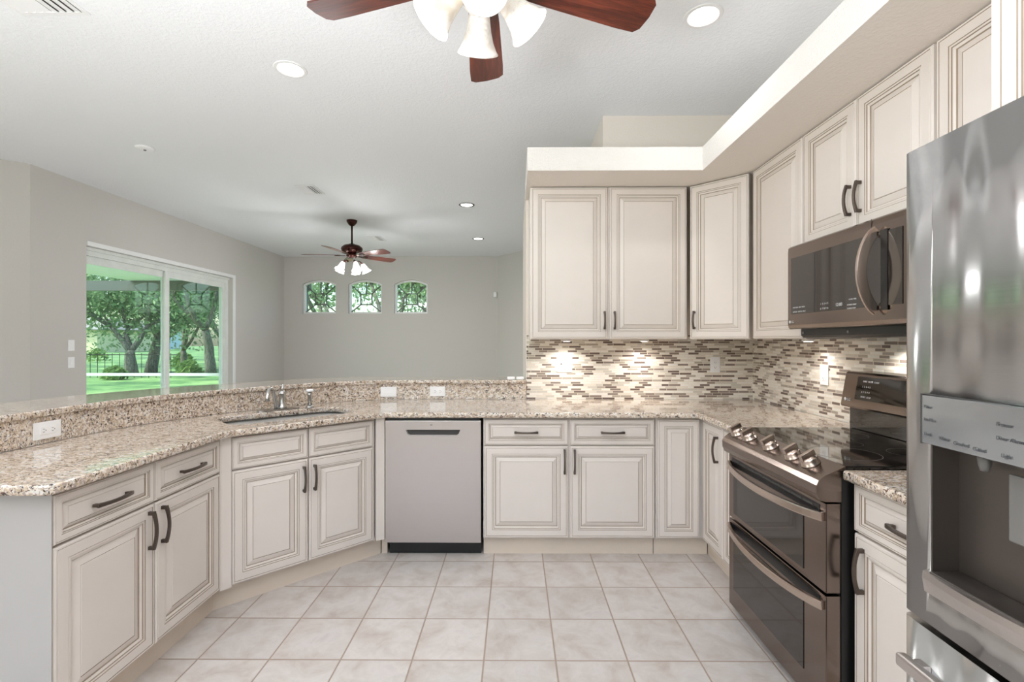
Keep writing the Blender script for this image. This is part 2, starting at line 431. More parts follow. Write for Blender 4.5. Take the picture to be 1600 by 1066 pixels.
# far wall with three arched openings
WIN = [(-4.345, -3.655), (-3.405, -2.72), (-2.465, -1.785)]
WZ0, WZS, WZA = 1.916, 2.515, 2.605
def arch_pts(x0, x1, inset=0, n=14):
    cx = (x0+x1)/2; hw = (x1-x0)/2; sag = WZA-WZS; r = (hw*hw+sag*sag)/(2*sag); a = math.asin(hw/r)
    hw2 = hw-inset; out = []
    for i in range(n+1):
        x = -hw2 + 2*hw2*i/n; out.append((cx+x, WZA-inset-r+math.sqrt(r*r-x*x)))
    return out
mb = MB(); xs = XL-.2
for x0, x1 in WIN:
    mb.box((xs, YF, 0), (x0, YF+.2, ZC), WALL); mb.box((x0, YF, 0), (x1, YF+.2, WZ0), WALL)
    mb.extr([(x0, ZC)] + arch_pts(x0, x1) + [(x1, ZC)], 'y', YF, YF+.2, WALL); xs = x1
mb.box((xs, YF, 0), (-.35, YF+.2, ZC), WALL)
structure('wall_far', mb)
structure('wall_right_angled', MB().prism([(-.35, YF), (.62, 8.55), (.8, 8.7), (-.2, YF+.2), (-.35, YF+.2)], 0, ZC, WALL))
structure('wall_hall', MB().box((.62, 5.05, 0), (.8, 8.6, ZC), WALL))
# arched windows with leaded came
for k, (x0, x1) in enumerate(WIN):
    root = empty('window_%d' % (k+1), ((x0+x1)/2, YF+.1, WZ0)); root['kind'] = 'structure'
    hw = (x1-x0)/2; inv = lambda p: (p[0]-(x0+x1)/2, p[1]-WZ0)
    mb = MB(); o_ = [inv(p) for p in [(x0, WZ0)] + arch_pts(x0, x1) + [(x1, WZ0)]]
    i_ = [inv(p) for p in [(x0+.035, WZ0+.035)] + arch_pts(x0, x1, .035) + [(x1-.035, WZ0+.035)]]
    rs = [[(p[0], -.03, p[1]) for p in o_], [(p[0], -.03, p[1]) for p in i_], [(p[0], .03, p[1]) for p in i_], [(p[0], .03, p[1]) for p in o_]]
    mb.rings(rs, TRIMW, closed=True); mb.build('window_frame', root)
    mb = MB(); a = .115; zc = .30; hh = .11
    P = [(-a, zc-hh), (a, zc-hh), (a, zc+hh), (-a, zc+hh)]
    def seg(p, q): mb.tube([(p[0], .0, p[1]), (q[0], .0, q[1])], 1, LEAD, flat=(.024, .02))
    for i in range(4): seg(P[i], P[(i+1) % 4])
    seg(P[0], (-hw+.03, .03)); seg(P[1], (hw-.03, .03)); seg(P[2], (hw-.05, .575)); seg(P[3], (-hw+.05, .575)); seg((0, zc+hh), (0, WZA-WZ0-.03))
    mb.build('came', root)
    MB().box((-hw+.02, .004, .02), (hw-.02, .008, WZS-WZ0+.01), PANE2).build('pane', root)
# slider door set back in the left wall
root = empty('door_1', (XL-.14, SY0, 0)); root['kind'] = 'structure'; W_ = SY1-SY0
mb = MB(); mb.box((-.05, 0, SZ-.09), (.06, W_, SZ), ALUW); mb.box((-.05, W_-.075, 0), (.06, W_, SZ-.09), ALUW); mb.box((-.05, 0, 0), (.06, .05, SZ-.09), ALUW); mb.box((-.05, .05, 0), (.06, W_-.075, .04), ALUW); mb.box((.06, 0, SZ-.035), (.085, W_, SZ), ALUW)
mb.build('door_frame', root)
ymid = 1.32
for (a, b, x, nm) in ((.05, ymid+.06, .0, 'near'), (ymid, W_-.075, .035, 'far')):
    mb = MB(); fw = .085
    mb.box((x-.015, a, .04), (x+.015, a+fw*.9, SZ-.09), ALUW); mb.box((x-.015, b-fw*.75, .04), (x+.015, b, SZ-.09), ALUW)
    mb.box((x-.015, a+fw*.9, SZ-.09-fw), (x+.015, b-fw*.75, SZ-.09), ALUW); mb.box((x-.015, a+fw*.9, .04), (x+.015, b-fw*.75, .04+fw), ALUW)
    s_ = mb.build('sliding_panel', root)
    MB().box((x-.003, a+fw*.9, .04+fw), (x+.003, b-fw*.75, SZ-.09-fw), PANE).build('pane', s_)
# casing seen round the slider
mb = MB(); mb.box((XL-.2, SY1, 0), (XL+.012, SY1+.0, SZ), TRIMW) if False else None
mb = MB(); mb.box((XL, SY1, 0), (XL+.012, SY1+.06, SZ+.05), TRIMW); mb.box((XL, SY0, SZ), (XL+.012, SY1, SZ+.05), TRIMW)
structure('trim_2', mb)
# unseen windows added out of view to go with the daylight fill lamps
for nm, (a, b), (z0, z1), ax, c in (('window_4', (-2.8, .6), (.7, 2.6), 'y', YR-.08), ('window_5', (-.7, 1.9), (.5, 2.5), 'x', XLL-.08)):
    root = empty(nm, (0, 0, 0)); root['kind'] = 'structure'; mb = MB()
    n = 4
    def bb(p, q, r, s_):
        if ax == 'y': mb.box((p, c-.03, r), (q, c+.03, s_), TRIMW)
        else: mb.box((c-.03, p, r), (c+.03, q, s_), TRIMW)
    bb(a, b, z0, z0+.05); bb(a, b, z1-.05, z1)
    for i in range(n+1):
        xx = a + (b-a-.05)*i/n; bb(xx, xx+.05, z0+.05, z1-.05)
    mb.build('window_frame', root)
for nm, a, b in (('baseboard_far', (XL, YF-.015, 0), (-.37, YF, .1)), ('baseboard_left', (XL, 8.1, 0), (XL+.015, YF-.02, .1))):
    structure(nm, MB().box(a, b, TRIMW))
# mosaic backsplash
structure('wall_backsplash_back', MB().box((.088, YB-.009, .912), (XR-.009, YB, 1.40), MOSX), 'glass and stone mosaic backsplash on the back wall')
structure('wall_backsplash_right', MB().box((XR-.009, 1.2, .912), (XR, YB, 1.86), MOSY), 'glass and stone mosaic backsplash behind the range')
structure('trim_3', MB().box((.0855, YB-.012, 1.06), (.088, YB, 1.40), TRIMW))

# ---------------------------------------------------------------- cabinets
PROF = [(0, 0), (0, 15), (4, 20), (9, 20), (10.8, 18.2), (12.2, 20), (42, 20), (44.0, 17.8), (45.5, 18.6), (50, 18.2), (52, 14.5), (54, 14.5), (60, 11), (62.6, 7), (65, 8), (84, 16), (85.9, 14.6), (87.6, 17)]
GL = {3, 6, 9, 12, 15}
def front(name, w_, h, parent, loc, k=1.0):
    mb = MB(); rs = []
    kx = min(k, (w_/2-.006)/.088); kz = min(k, (h/2-.008)/.088)
    kk = min(kx, kz)
    for (i, y) in PROF:
        ix = i*.001*kk
        rs.append([(ix, -y*.001, ix), (w_-ix, -y*.001, ix), (w_-ix, -y*.001, h-ix), (ix, -y*.001, h-ix)])
    mats = [GLAZE if i in GL else CAB for i in range(len(rs)-1)]
    mb.rings(rs, CAB, mats=mats)
    return mb.build(name, parent, loc=loc)
def handle(parent, c, vert, L=.14, out=.032):
    mb = MB(); n = 12; pts = []
    for i in range(n+1):
        a = -1 + 2*i/n; pts.append((a*L/2, -out + .014*a*a))
    P = [((p[0], p[1], 0) if not vert else (0, p[1], p[0])) for p in pts]
    rr = [1.0 + .25*abs(-1+2*i/n)**3 for i in range(n+1)]
    mb.tube(P, rr, BRONZE, flat=(.0115, .010) if vert else (.010, .0115), up=(1, 0, 0) if vert else (0, 0, 1))
    for s_ in (-1, 1):
        e = s_*(L/2-.006)
        if vert: mb.box((-.0055, -out+.012, e-.0075), (.0055, 0, e+.0065), BRONZE, .001)
        else: mb.box((e-.0065, -out+.012, -.0055), (e+.0065, 0, .0055), BRONZE, .001)
    return mb.build('handle', parent, loc=c)
def cabinet(name, label, org, rz, w_, z0, z1, depth, fronts, kick=True, open_top=False, cat='cabinet', group=None, xkick=(0, 0), xb=(0, 0), mat=CAB):
    """org = left end of the door-face line; local y runs into the cabinet, body starts 20 mm behind the door face"""
    root = empty(name, (org[0], org[1], 0), rz, label, cat, group)
    mb = MB(); b0 = .021
    if open_top:
        t_ = .018
        mb.box((xb[0], b0, z0), (w_-xb[1], b0+t_, z1), mat); mb.box((xb[0], b0+t_, z0), (xb[0]+t_, depth, z1), mat)
        mb.box((w_-xb[1]-t_, b0+t_, z0), (w_-xb[1], depth, z1), mat); mb.box((xb[0]+t_, b0+t_, z0), (w_-xb[1]-t_, depth, z0+t_), mat)
    else: mb.box((xb[0], b0, z0), (w_-xb[1], depth, z1), mat)
    mb.build('body', root)
    if kick:
        MB().box((xkick[0], .06, 0), (w_-xkick[1], .078, z0), KICK).build('toe_kick', root)
    for f in fronts:
        kind, x0, x1, a, b = f[:5]; k = 1.15 if kind == 'door' else .6
        o = front(kind if kind != 'panel' else 'fixed_panel', x1-x0, b-a, root, (x0, b0-.0005, a), (k if kind == 'door' else 1.0) if b-a > .3 else .6)
        if len(f) > 5:
            hx, hz, vert = f[5:8]; handle(o, (hx-x0, -.0205, hz-a), vert, L=f[8] if len(f) > 8 else .14)
    return root
ZB0, ZB1 = .115, .878; ZD0, ZDR, ZDR2, ZD1 = .1246, .697, .706, .866
D = 'door'; DR = 'drawer'
# end cabinet on the left (faces +x)
L0 = 1.512
cabinet('base_cabinet', 'cream base cabinet with two drawers at the left end of the counter', (-1.46, L0), R(90), .893, ZB0, ZB1, .55,
    [(DR, .004, .43, ZDR2, ZD1, .217, .786, False, .15), (DR, .436, .862, ZDR2, ZD1, .649, .786, False, .15),
     (D, .004, .43, ZD0, ZDR, .398, .60, True, .15), (D, .436, .862, ZD0, ZDR, .468, .60, True, .15)], xkick=(.0, -.002))
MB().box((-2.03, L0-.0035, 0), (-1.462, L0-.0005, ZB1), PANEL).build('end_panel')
tag(bpy.data.objects['end_panel'], 'plain panel closing the left end of the base cabinets, shade put into its grey', 'panel')
# sink cabinet on the diagonal
SW = .815; SO = (-1.4385, 2.4035)
cabinet('sink_cabinet', 'cream angled base cabinet under the sink with two doors', SO, R(45), SW, ZB0, ZB1, .56,
    [(DR, .018, .398, ZDR2, ZD1), (DR, .404, .797, ZDR2, ZD1),
     (D, .018, .398, ZD0, ZDR, .372, .59, True, .14), (D, .404, .797, ZD0, ZDR, .431, .59, True, .14)], open_top=True, xkick=(-.055, -.066))
# corner fillers
mb = MB().prism([(-1.4805, 2.376), (-1.462, 2.376), (-1.4585, 2.385), (-1.428, 2.414), (-1.4415, 2.4275), (-1.4545, 2.4165), (-1.4805, 2.4053)], ZB0, ZB1, CAB)
tag(mb.build('filler_strip'), 'narrow cream filler strip between the left end cabinet and the sink cabinet', 'filler strip')
mb = MB().prism([(-.8625, 2.9805), (-.8175, 3.008), (-.8175, 3.06), (-.875, 3.06), (-.875, 2.999)], ZB0, ZB1, CAB)
mb.box((-.853, 3.073, 0), (-.817, 3.09, ZB0), KICK)
tag(mb.build('filler_strip'), 'narrow cream filler strip between the sink cabinet and the dishwasher', 'filler strip')
# back run
cabinet('base_cabinet', 'wide cream base cabinet with two drawers to the right of the dishwasher', (-.200, 3.011), 0, 1.078, ZB0, ZB1, .6,
    [(DR, .008, .533, ZDR2, ZD1, .270, .786, False, .145), (DR, .546, 1.071, ZDR2, ZD1, .808, .786, False, .145),
     (D, .008, .533, ZD0, ZDR, .508, .605, True, .15), (D, .546, 1.071, ZD0, ZDR, .571, .605, True, .15)])
cabinet('base_cabinet', 'narrow tall panelled cream cabinet front in the back corner, no handle', (.882, 3.011), 0, .30, ZB0, ZB1, .6,
    [('panel', .010, .272, ZD0, ZD1)], xkick=(0, -.04), xb=(0, .0))
# right run
cabinet('base_cabinet', 'narrow cream corner cabinet with one handled door beside the range', (1.166, 3.008), R(-90), .292, ZB0, ZB1, .58,
    [(D, .004, .29, ZD0, ZD1, .235, .80-.07, True, .15)], xb=(.03, 0), xkick=(-.061, 0))
cabinet('base_cabinet', 'slim cream panelled filler cabinet squeezed against the left side of the range', (1.166, 2.714), R(-90), .262, ZB0, ZB1, .58,
    [('panel', .004, .255, ZD0, ZD1)])
cabinet('base_cabinet', 'cream base cabinet with one drawer between the range and the refrigerator', (1.166, 1.668), R(-90), .50, ZB0, ZB1, .58,
    [(DR, .004, .497, ZDR2, ZD1, .25, .786, False, .15), (D, .004, .497, ZD0, ZDR, .05, .585, True, .15)])
# uppers
ZU0, ZU1 = 1.367, 2.431
ud = lambda a, b, *h: (D, a, b, ZU0+.004, ZU1-.004) + h
cabinet('wall_cabinet', 'cream two-door wall cabinet at the left of the back wall', (.105, 3.352), 0, 1.094, ZU0, ZU1, .333,
    [ud(.008, .539, .515, 1.50, True, .12), ud(.555, 1.090, .585, 1.50, True, .12)], kick=False)
cabinet('wall_cabinet', 'cream diagonal corner wall cabinet with one tall door', (1.205, 3.352), R(-44), .408, ZU0, ZU1, .16,
    [ud(.010, .396, .045, 1.50, True, .12)], kick=False, xb=(.012, .012))
cabinet('wall_cabinet', 'cream single-door wall cabinet to the left of the microwave', (1.503, 3.060), R(-90), .531, ZU0, ZU1, .31,
    [ud(.006, .525)], kick=False)
cabinet('wall_cabinet', 'short cream two-door wall cabinet above the microwave', (1.503, 2.527), R(-90), .788, 1.846, ZU1, .31,
    [(D, .004, .391, 1.850, ZU1-.004, .362, 1.985, True, .135), (D, .397, .784, 1.850, ZU1-.004, .426, 1.985, True, .135)], kick=False)
cabinet('wall_cabinet', 'cream single-door wall cabinet partly hidden behind the refrigerator top', (1.503, 1.737), R(-90), .500, ZU0, ZU1, .31,
    [ud(.008, .495)], kick=False)
cabinet('wall_cabinet', 'deep cream wall cabinet over the refrigerator', (1.19, 1.231), R(-90), .95, 1.84, ZU1, .62,
    [(D, .032, .47, 1.845, ZU1-.004, .44, 1.95, True), (D, .476, .92, 1.845, ZU1-.004, .506, 1.95, True)], kick=False)

# ---------------------------------------------------------------- counters, riser, bar
RC = smooth_curve([(-2.045, 1.47), (-2.043, 1.9), (-2.0, 2.46), (-1.80, 2.91), (-1.43, 3.385), (-1.18, 3.555), (-.95, 3.642), (-.65, 3.667), (-.3, 3.67), (.084, 3.67)], 6)
front_edge = [(.084, 3.672)] + [(.0845, 3.677), (1.81, 3.677), (1.81, 2.447), (1.127, 2.447), (1.127, 2.965), (1.115, 2.978), (-.80, 2.978), (-.835, 2.962), (-.865, 2.925)] + \
    [(-1.385, 2.405), (-1.415, 2.365), (-1.425, 2.32), (-1.425, 1.50), (-1.44, 1.467)]
outer = list(RC) + front_edge
def SL(u, v):       # sink-local to world: u along the diagonal face, v into the counter
    c = 1/math.sqrt(2); return (-1.15 + c*u - c*v, 2.69 + c*u + c*v)
def rrect(u0, u1, v0, v1, r, n=6):
    p = arc(u1-r, v1-r, r, 0, 90, n) + arc(u0+r, v1-r, r, 90, 180, n) + arc(u0+r, v0+r, r, 180, 270, n) + arc(u1-r, v0+r, r, 270, 360, n)
    return p
hole = [SL(*p) for p in rrect(-.36, .35, .115, .475, .09)]
ct = slab('countertop', outer, [hole], .8785, .912, GRAN, .007)
tag(ct, 'long speckled granite countertop running from the left end round to the range', 'countertop')
ct2 = slab('countertop', [(1.127, 1.21), (1.81, 1.21), (1.81, 1.667), (1.135, 1.667), (1.127, 1.659)], [], .8785, .912, GRAN, .007)
tag(ct2, 'small granite countertop piece between the range and the refrigerator', 'countertop')
RC2 = offset(RC, .02)
mb = MB()
def strip(mb, A, B, z0, z1, m):
    rs = [[(a[0], a[1], z0), (b[0], b[1], z0), (b[0], b[1], z1), (a[0], a[1], z1)] for a, b in zip(A, B)]
    mb.rings(rs, m)
strip(mb, offset(RC, .002), offset(RC, .020), .9125, 1.028, GRAN)
tag(mb.build('granite_riser'), 'upright speckled granite riser between the countertop and the bar top', 'backsplash riser')
mb = MB(); K0, K1 = offset(RC, .0215), offset(RC, .15)
strip(mb, [(min(p[0], .083), p[1]) for p in K0], [(min(p[0], .083), p[1]) for p in K1], 0, 1.028, WALL)
structure('wall_bar', mb)
BF = offset(RC, -.010); BF[-1] = (.083, 3.66)
BB_ = smooth_curve([(-2.47, 1.47), (-2.455, 1.9), (-2.43, 2.42), (-2.28, 2.93), (-1.93, 3.45), (-1.62, 3.80), (-1.33, 3.955), (-1.0, 3.985), (-.5, 3.985), (.083, 3.985)], 6)
bt = slab('bar_top', list(BF) + list(reversed(BB_)), [], 1.029, 1.060, GRAN, .007)
tag(bt, 'raised curved granite bar top above the sink counter', 'bar top')

# sink
u0, u1, v0, v1 = -.365, .355, .11, .48
mb = MB(); rs = []
for (ins, z) in ((-.012, .878), (0.0, .878), (.004, .80), (.012, .70), (.05, .682)):
    rs.append([(*SL(*p), z) for p in rrect(u0+ins, u1-ins, v0+ins, v1-ins, max(.09-ins*.3, .03))])
for (ins, z) in ((.05, .680), (.010, .697), (.002, .80), (-.002, .876), (-.012, .8765)):
    rs.append([(*SL(*p), z) for p in rrect(u0+ins, u1-ins, v0+ins, v1-ins, max(.09-ins*.3, .03))])
half = 5
mb.rings(rs[:5], SINKM, cap0=False); mb.rings(rs[5:], SINKM, cap1=False)
root = empty('sink', (0, 0, 0), 0, 'stainless undermount sink set in the angled granite counter', 'sink')
mb.build('bowl', root, smooth=True)
dx, dy = SL(0, .29); MB().lathe([(.045, .6825), (.045, .685), (.03, .686), (.028, .684)], CHROME, (dx, dy, 0)).build('drain', root)

# faucet
fx, fy = SL(.02, .548)
root = empty('faucet', (fx, fy, .912), R(45), 'brushed nickel faucet with a curved spout behind the sink', 'faucet')
MB().lathe([(.0, 0), (.026, 0), (.026, .004), (.025, .008), (.0, .008)], CHROME).build('x') if False else None
mb = MB(); pts = rrect(-.13, .13, -.03, .03, .029)
mb.prism(pts, .0005, .009, CHROME); mb.build('deck_plate', root)
mb = MB().lathe([(.026, .009), (.026, .02), (.021, .026), (.020, .095), (.022, .10), (.022, .108), (.014, .122), (.0, .125)], CHROME, (.022, 0, 0)); mb.build('body', root)
mb = MB(); mb.tube([(-.012, -.002, .0095), (-.02, -.01, .05), (-.038, -.03, .10), (-.052, -.05, .132), (-.070, -.072, .148), (-.09, -.095, .143), (-.100, -.11, .12), (-.104, -.116, .095), (-.105, -.117, .075)], [.015, .0135, .012, .0115, .011, .011, .011, .0115, .014], CHROME, 12)
mb.build('spout', root)
mb = MB(); mb.tube([(.022, 0, .118), (.026, .004, .14), (.03, .012, .165)], [.009, .007, .0085], CHROME, 10); mb.build('lever', root)
sx, sy = SL(.20, .50)
root = empty('side_sprayer', (sx, sy, .912), 0, 'brushed nickel side sprayer standing right of the faucet', 'sprayer')
MB().lathe([(.0, .0005), (.026, .0005), (.024, .01), (.014, .02), (.0, .02)], CHROME).build('base', root)
MB().lathe([(.0, .02), (.012, .02), (.013, .07), (.016, .085), (.0165, .095), (.011, .104), (.0, .104)], CHROME).build('wand', root)
MB().lathe([(.0, .104), (.02, .106), (.024, .115), (.02, .124), (.0, .127)], WHITE).build('spray_head', root)

# ---------------------------------------------------------------- outlets and switches
def plate(name, label, loc, rz, kind='outlet', horiz=False, cat='outlet'):
    """faces local -y"""
    root = empty(name, loc, rz, label, cat)
    wd, ht = (.118, .074) if horiz else (.074, .118)
    if kind == 'double': wd = .118
    MB().box((-wd/2, -.006, -ht/2), (wd/2, -.0003, ht/2), WHITE, .002).build('plate', root)
    def recept(cx, hz):
        mb = MB()
        if hz: mb.box((cx-.034, -.0085, -.017), (cx+.034, -.006, .017), WHITE, .001)
        else: mb.box((cx-.017, -.0085, -.034), (cx+.017, -.006, .034), WHITE, .001)
        rc_ = mb.build('receptacle', root)
        sl_ = lambda a_, b_: MB().box(a_, b_, SLOT).build('slot', rc_)
        for s_ in (-1, 1):
            for q in (-1, 1):
                if hz: sl_((cx+s_*.019-.004, -.009, q*.006-.001), (cx+s_*.019+.004, -.0086, q*.006+.001))
                else: sl_((cx+q*.006-.001, -.009, s_*.019-.004), (cx+q*.006+.001, -.0086, s_*.019+.004))
            if hz: sl_((cx+s_*.019+.007, -.009, -.002), (cx+s_*.019+.010, -.0086, .002))
            else: sl_((cx-.002, -.009, s_*.019-.010), (cx+.002, -.0086, s_*.019-.007))
    def rocker(cx, hz=False):
        mb = MB()
        if hz: mb.box((cx-.033, -.009, -.016), (cx+.033, -.006, .016), WHITE, .0015)
        else: mb.box((cx-.016, -.009, -.033), (cx+.016, -.006, .033), WHITE, .0015)
        mb.build('rocker', root)
    if kind == 'outlet': recept(0, horiz)
    elif kind == 'switch': rocker(0, horiz)
    elif kind == 'double':
        rocker(-.025); recept(.026, False)
        MB().box((-.033, -.0095, -.004), (-.017, -.0091, .010), GREYP).build('night_light', root)
    return root
def riser_at(u):      # point on the riser curve seen at image ratio x/y
    best = min(range(len(RC)-1), key=lambda i: abs(RC[i][0]/RC[i][1] - u))
    a, b = RC[best], RC[best+1]; t_ = (Vector(b)-Vector(a)).normalized()
    c = ((a[0]+b[0])/2, (a[1]+b[1])/2) if False else a
    n_ = Vector((-t_.y, t_.x)); return (c[0]+n_.x*.001, c[1]+n_.y*.001), math.atan2(t_.y, t_.x)
p, a = riser_at(-.968); plate('outlet', 'white horizontal outlet in the granite riser at the far left', (p[0], p[1], .970), a, 'outlet', True)
plate('switch', 'white horizontal blank-faced switch in the granite riser right of the faucet', (-.972, 3.6355, .972), R(17), 'switch', True, 'switch')
bpy.data.objects['switch'].location = (-.957, 3.638, .972); bpy.data.objects['switch'].rotation_euler.z = R(11)
plate('outlet', 'white horizontal outlet in the granite riser above the dishwasher', (-.590, 3.668, .972), R(2), 'outlet', True)
plate('outlet', 'white double wall plate with switch and outlet at the left of the backsplash', (.377, YB-.009, 1.178), 0, 'double')
plate('outlet', 'white vertical outlet on the back wall backsplash near the corner', (1.523, YB-.009, 1.176), 0, 'outlet')
plate('outlet', 'white vertical outlet on the right wall backsplash behind the range', (XR-.009, 2.825, 1.158), R(-90), 'outlet')
plate('light_switch', 'upper pale rocker switch on the wall left of the sliding door', (XL, 5.085, 1.309), R(90), 'switch', False, 'switch')
plate('light_switch', 'lower pale rocker switch on the wall left of the sliding door', (XL, 5.085, 1.127), R(90), 'switch', False, 'switch')
for (x, lb, z_) in ((-.03, 'small white clip lying at the right end of the bar top, left of the pair', 0), (.04, 'small white clip at the right end of the bar top, against the wall', 0)):
    root = empty('plastic_clip', (x-.0, 3.70, 1.0603), R(4), lb, 'clip')
    MB().box((-.031, -.014, 0), (.029, .014, .022), WHITE, .007).build('cap', root)
    MB().box((-.024, -.020, .0), (.018, -.0142, .008), WHITE, .002).build('tab', root)
mb = MB().box((-.03, -.045, -.05), (.03, -.001, .05), WHITE, .01)
o = mb.build('motion_sensor', loc=(-.405, YF, 2.30)); tag(o, 'small white motion sensor high on the far wall near the right corner', 'sensor')

# ---------------------------------------------------------------- dishwasher
root = empty('dishwasher', (-.815, 3.011, 0), 0, 'stainless steel dishwasher with a pocket handle under the counter', 'dishwasher')
MB().box((.01, .024, .11), (.593, .60, .868), BLACK).build('tub', root)
mb = MB(); mb.box((0, 0, .092), (.602, .022, .857), STEEL, .003); door = mb.build('door', root)
c_ = MB(); c_.extr([(.142, .772), (.130, .800), (.474, .800), (.462, .772), (.450, .763), (.154, .763)], 'y', -.02, .017, STEEL); co = c_.build('cutter'); co.parent = root; bpy.context.view_layer.update(); cut(door, co)
mb = MB(); mb.extr([(.144, .772), (.133, .7985), (.471, .7985), (.460, .772), (.448, .765), (.156, .765)], 'y', .0165, .0175, SLOT); mb.build('pocket_handle', door)
for a_, b_ in ((.045, .122), (.482, .555)): MB().box((a_, -.0010, .752), (b_, -.0002, .812), STEEL).build('inlay', door)
mb = MB(); mb.box((.283, -.001, .829), (.297, -.0002, .8325), BLACK); mb.build('badge', door)
MB().box((.014, .062, .002), (.598, .085, .088), BLACK).build('kick_plate', root)

# ---------------------------------------------------------------- range
root = empty('range', (1.08, 2.437, 0), R(-90), 'dark stainless double-oven electric range with five knobs', 'range')
W_ = .760
MB().box((.004, .055, .02), (W_-.004, .70, .905), BLACK).build('body', root)
# cooktop: local y runs to the wall; X = 1.08 + y
mb = MB(); mb.box((.0, .068, .9055), (W_, .60, .921), COOK, .003); mb.build('cooktop', root)
RINGM = simple('burner_print', srgb(52, 52, 54), .3)
for cx, cy, r in ((.2, .20, .11), (.2, .46, .08), (.56, .20, .12), (.56, .46, .08), (.38, .33, .06)):
    ring = [(r*math.cos(2*PI*i/40), r*math.sin(2*PI*i/40)) for i in range(40)]; mb = MB()
    mb.rings([[(cx+p[0]*q, cy+p[1]*q, .9213) for p in ring] for q in (1, .982)], RINGM, cap0=False, cap1=False)
    mb.build('burner_ring', root)
# control panel cross-section (y, z)
cs = [(.069, .9045), (.067, .921), (-.005, .888), (-.026, .872), (-.034, .855), (-.033, .825), (-.022, .802), (.0, .797), (.052, .797), (.052, .9045)]
mb = MB(); mb.extr(cs, 'x', 0, W_, BSTEEL); cp = mb.build('control_panel', root)
sl = math.atan2(.921-.888, .067+.005); nrm = Vector((0, -math.sin(sl), math.cos(sl)))
def knob(yw):
    c = Vector((2.437-yw, .020, .8985+.001)); e = empty('k', (0, 0, 0)); bpy.data.objects.remove(e)
    M = Matrix.Rotation(sl, 3, 'X')
    mb = MB().lathe([(0, 0), (.034, 0), (.034, .004), (.031, .006), (.030, .020), (.028, .027), (.0, .028)], BSTEEL2, M=M.to_4x4(), n=28)
    kb = mb.build('knob', cp, loc=c)
    mb = MB(); mb.box((-.009, -.031, .022), (.009, .031, .046), BSTEEL2, .003)
    g = mb.build('knob_grip', kb); g.rotation_euler = (sl, 0, 0)
    g.rotation_euler = (Matrix.Rotation(sl, 3, 'X') @ Matrix.Rotation(R(12), 3, 'Z')).to_euler()
for yw in (2.380, 2.262, 2.078, 1.908, 1.797): knob(yw)
def oven_door(z0, z1, wz0, wz1, hz, lab):
    mb = MB(); mb.box((.002, 0, z0), (W_-.002, .052, z1), BSTEEL, .004); d = mb.build('oven_door', root)
    if lab: d['label'] = lab
    mb = MB(); mb.box((.055, -.0025, wz0), (W_-.13, -.0003, wz1), OVENG, .0008); mb.build('window', d)
    mb = MB(); n = 20; pts = []
    for i in range(n+1):
        a = -1+2*i/n; pts.append((.01+ (W_-.02)*(i/n), -.050*(1-a*a)**.8 - .006, hz - .012*(1-a*a)))
    mb.tube(pts, 1, BSTEEL2, flat=(.016, .030), up=(0, 0, 1)); mb.build('handle', d)
    MB().box((.035, -.0016, z1-.052), (W_-.035, -.0003, z1-.012), BLACK).build('vent_recess', d)
    for i in range(9 if hz > .6 else 0):
        MB().box((.05+i*.072, -.003, z1-.028), (.112+i*.072, -.0018, z1-.020), SLOT).build('vent_slot', d)
    return d
oven_door(.478, .790, .505, .715, .742, 'upper oven door with vent slots')
oven_door(.040, .468, .130, .400, .432, 'lower oven door')
mb = MB(); mb.extr([(.608, .9055), (.608, 1.03), (.735, 1.03), (.735, .9055)], 'x', 0, W_, COOK); mb.build('rear_riser', root)
mb = MB(); mb.extr([(.566, 1.031), (.562, 1.04), (.590, 1.195), (.600, 1.204), (.735, 1.204), (.735, 1.031)], 'x', 0, W_, BSTEEL); bg = mb.build('backguard', root)
mb = MB(); yy = lambda z: .562 + .028*(z-1.04)/.155 - .0015
mb.rings([[(.09, yy(1.075), 1.075), (W_-.03, yy(1.075), 1.075), (W_-.03, yy(1.185), 1.185), (.09, yy(1.185), 1.185)], [(.09, yy(1.075)+.0013, 1.075), (W_-.03, yy(1.075)+.0013, 1.075), (W_-.03, yy(1.185)+.0013, 1.185), (.09, yy(1.185)+.0013, 1.185)]], COOK); mb.build('display', bg)
def MT(x, y, z, tilt=0):   # text standing on a face that looks along local -y
    return Matrix.Translation((x, y, z)) @ Matrix.Rotation(R(90)-tilt, 4, 'X')
tl = math.atan2(.028, .155)
for i, (s_, z_) in enumerate((('BAKE  BROIL  CONV', 1.160), ('1  2  3  4  5', 1.135), ('6  7  8  9  0', 1.110), ('START  STOP', 1.087))):
    text_mesh('printing', s_, .011, TXT, bg, MT(.13, yy(z_)-.001, z_, tl))
text_mesh('logo', 'LG', .020, TXT, bg, MT(.042, yy(1.062)-.0008, 1.062, tl))
mb = MB().lathe([(0, 0), (.0085, 0), (.0085, .0012), (0, .0012)], TXT, (.030, yy(1.068)-.0008, 1.069), M=Matrix.Rotation(R(90), 4, 'X')); mb.build('logo_disc', bg)

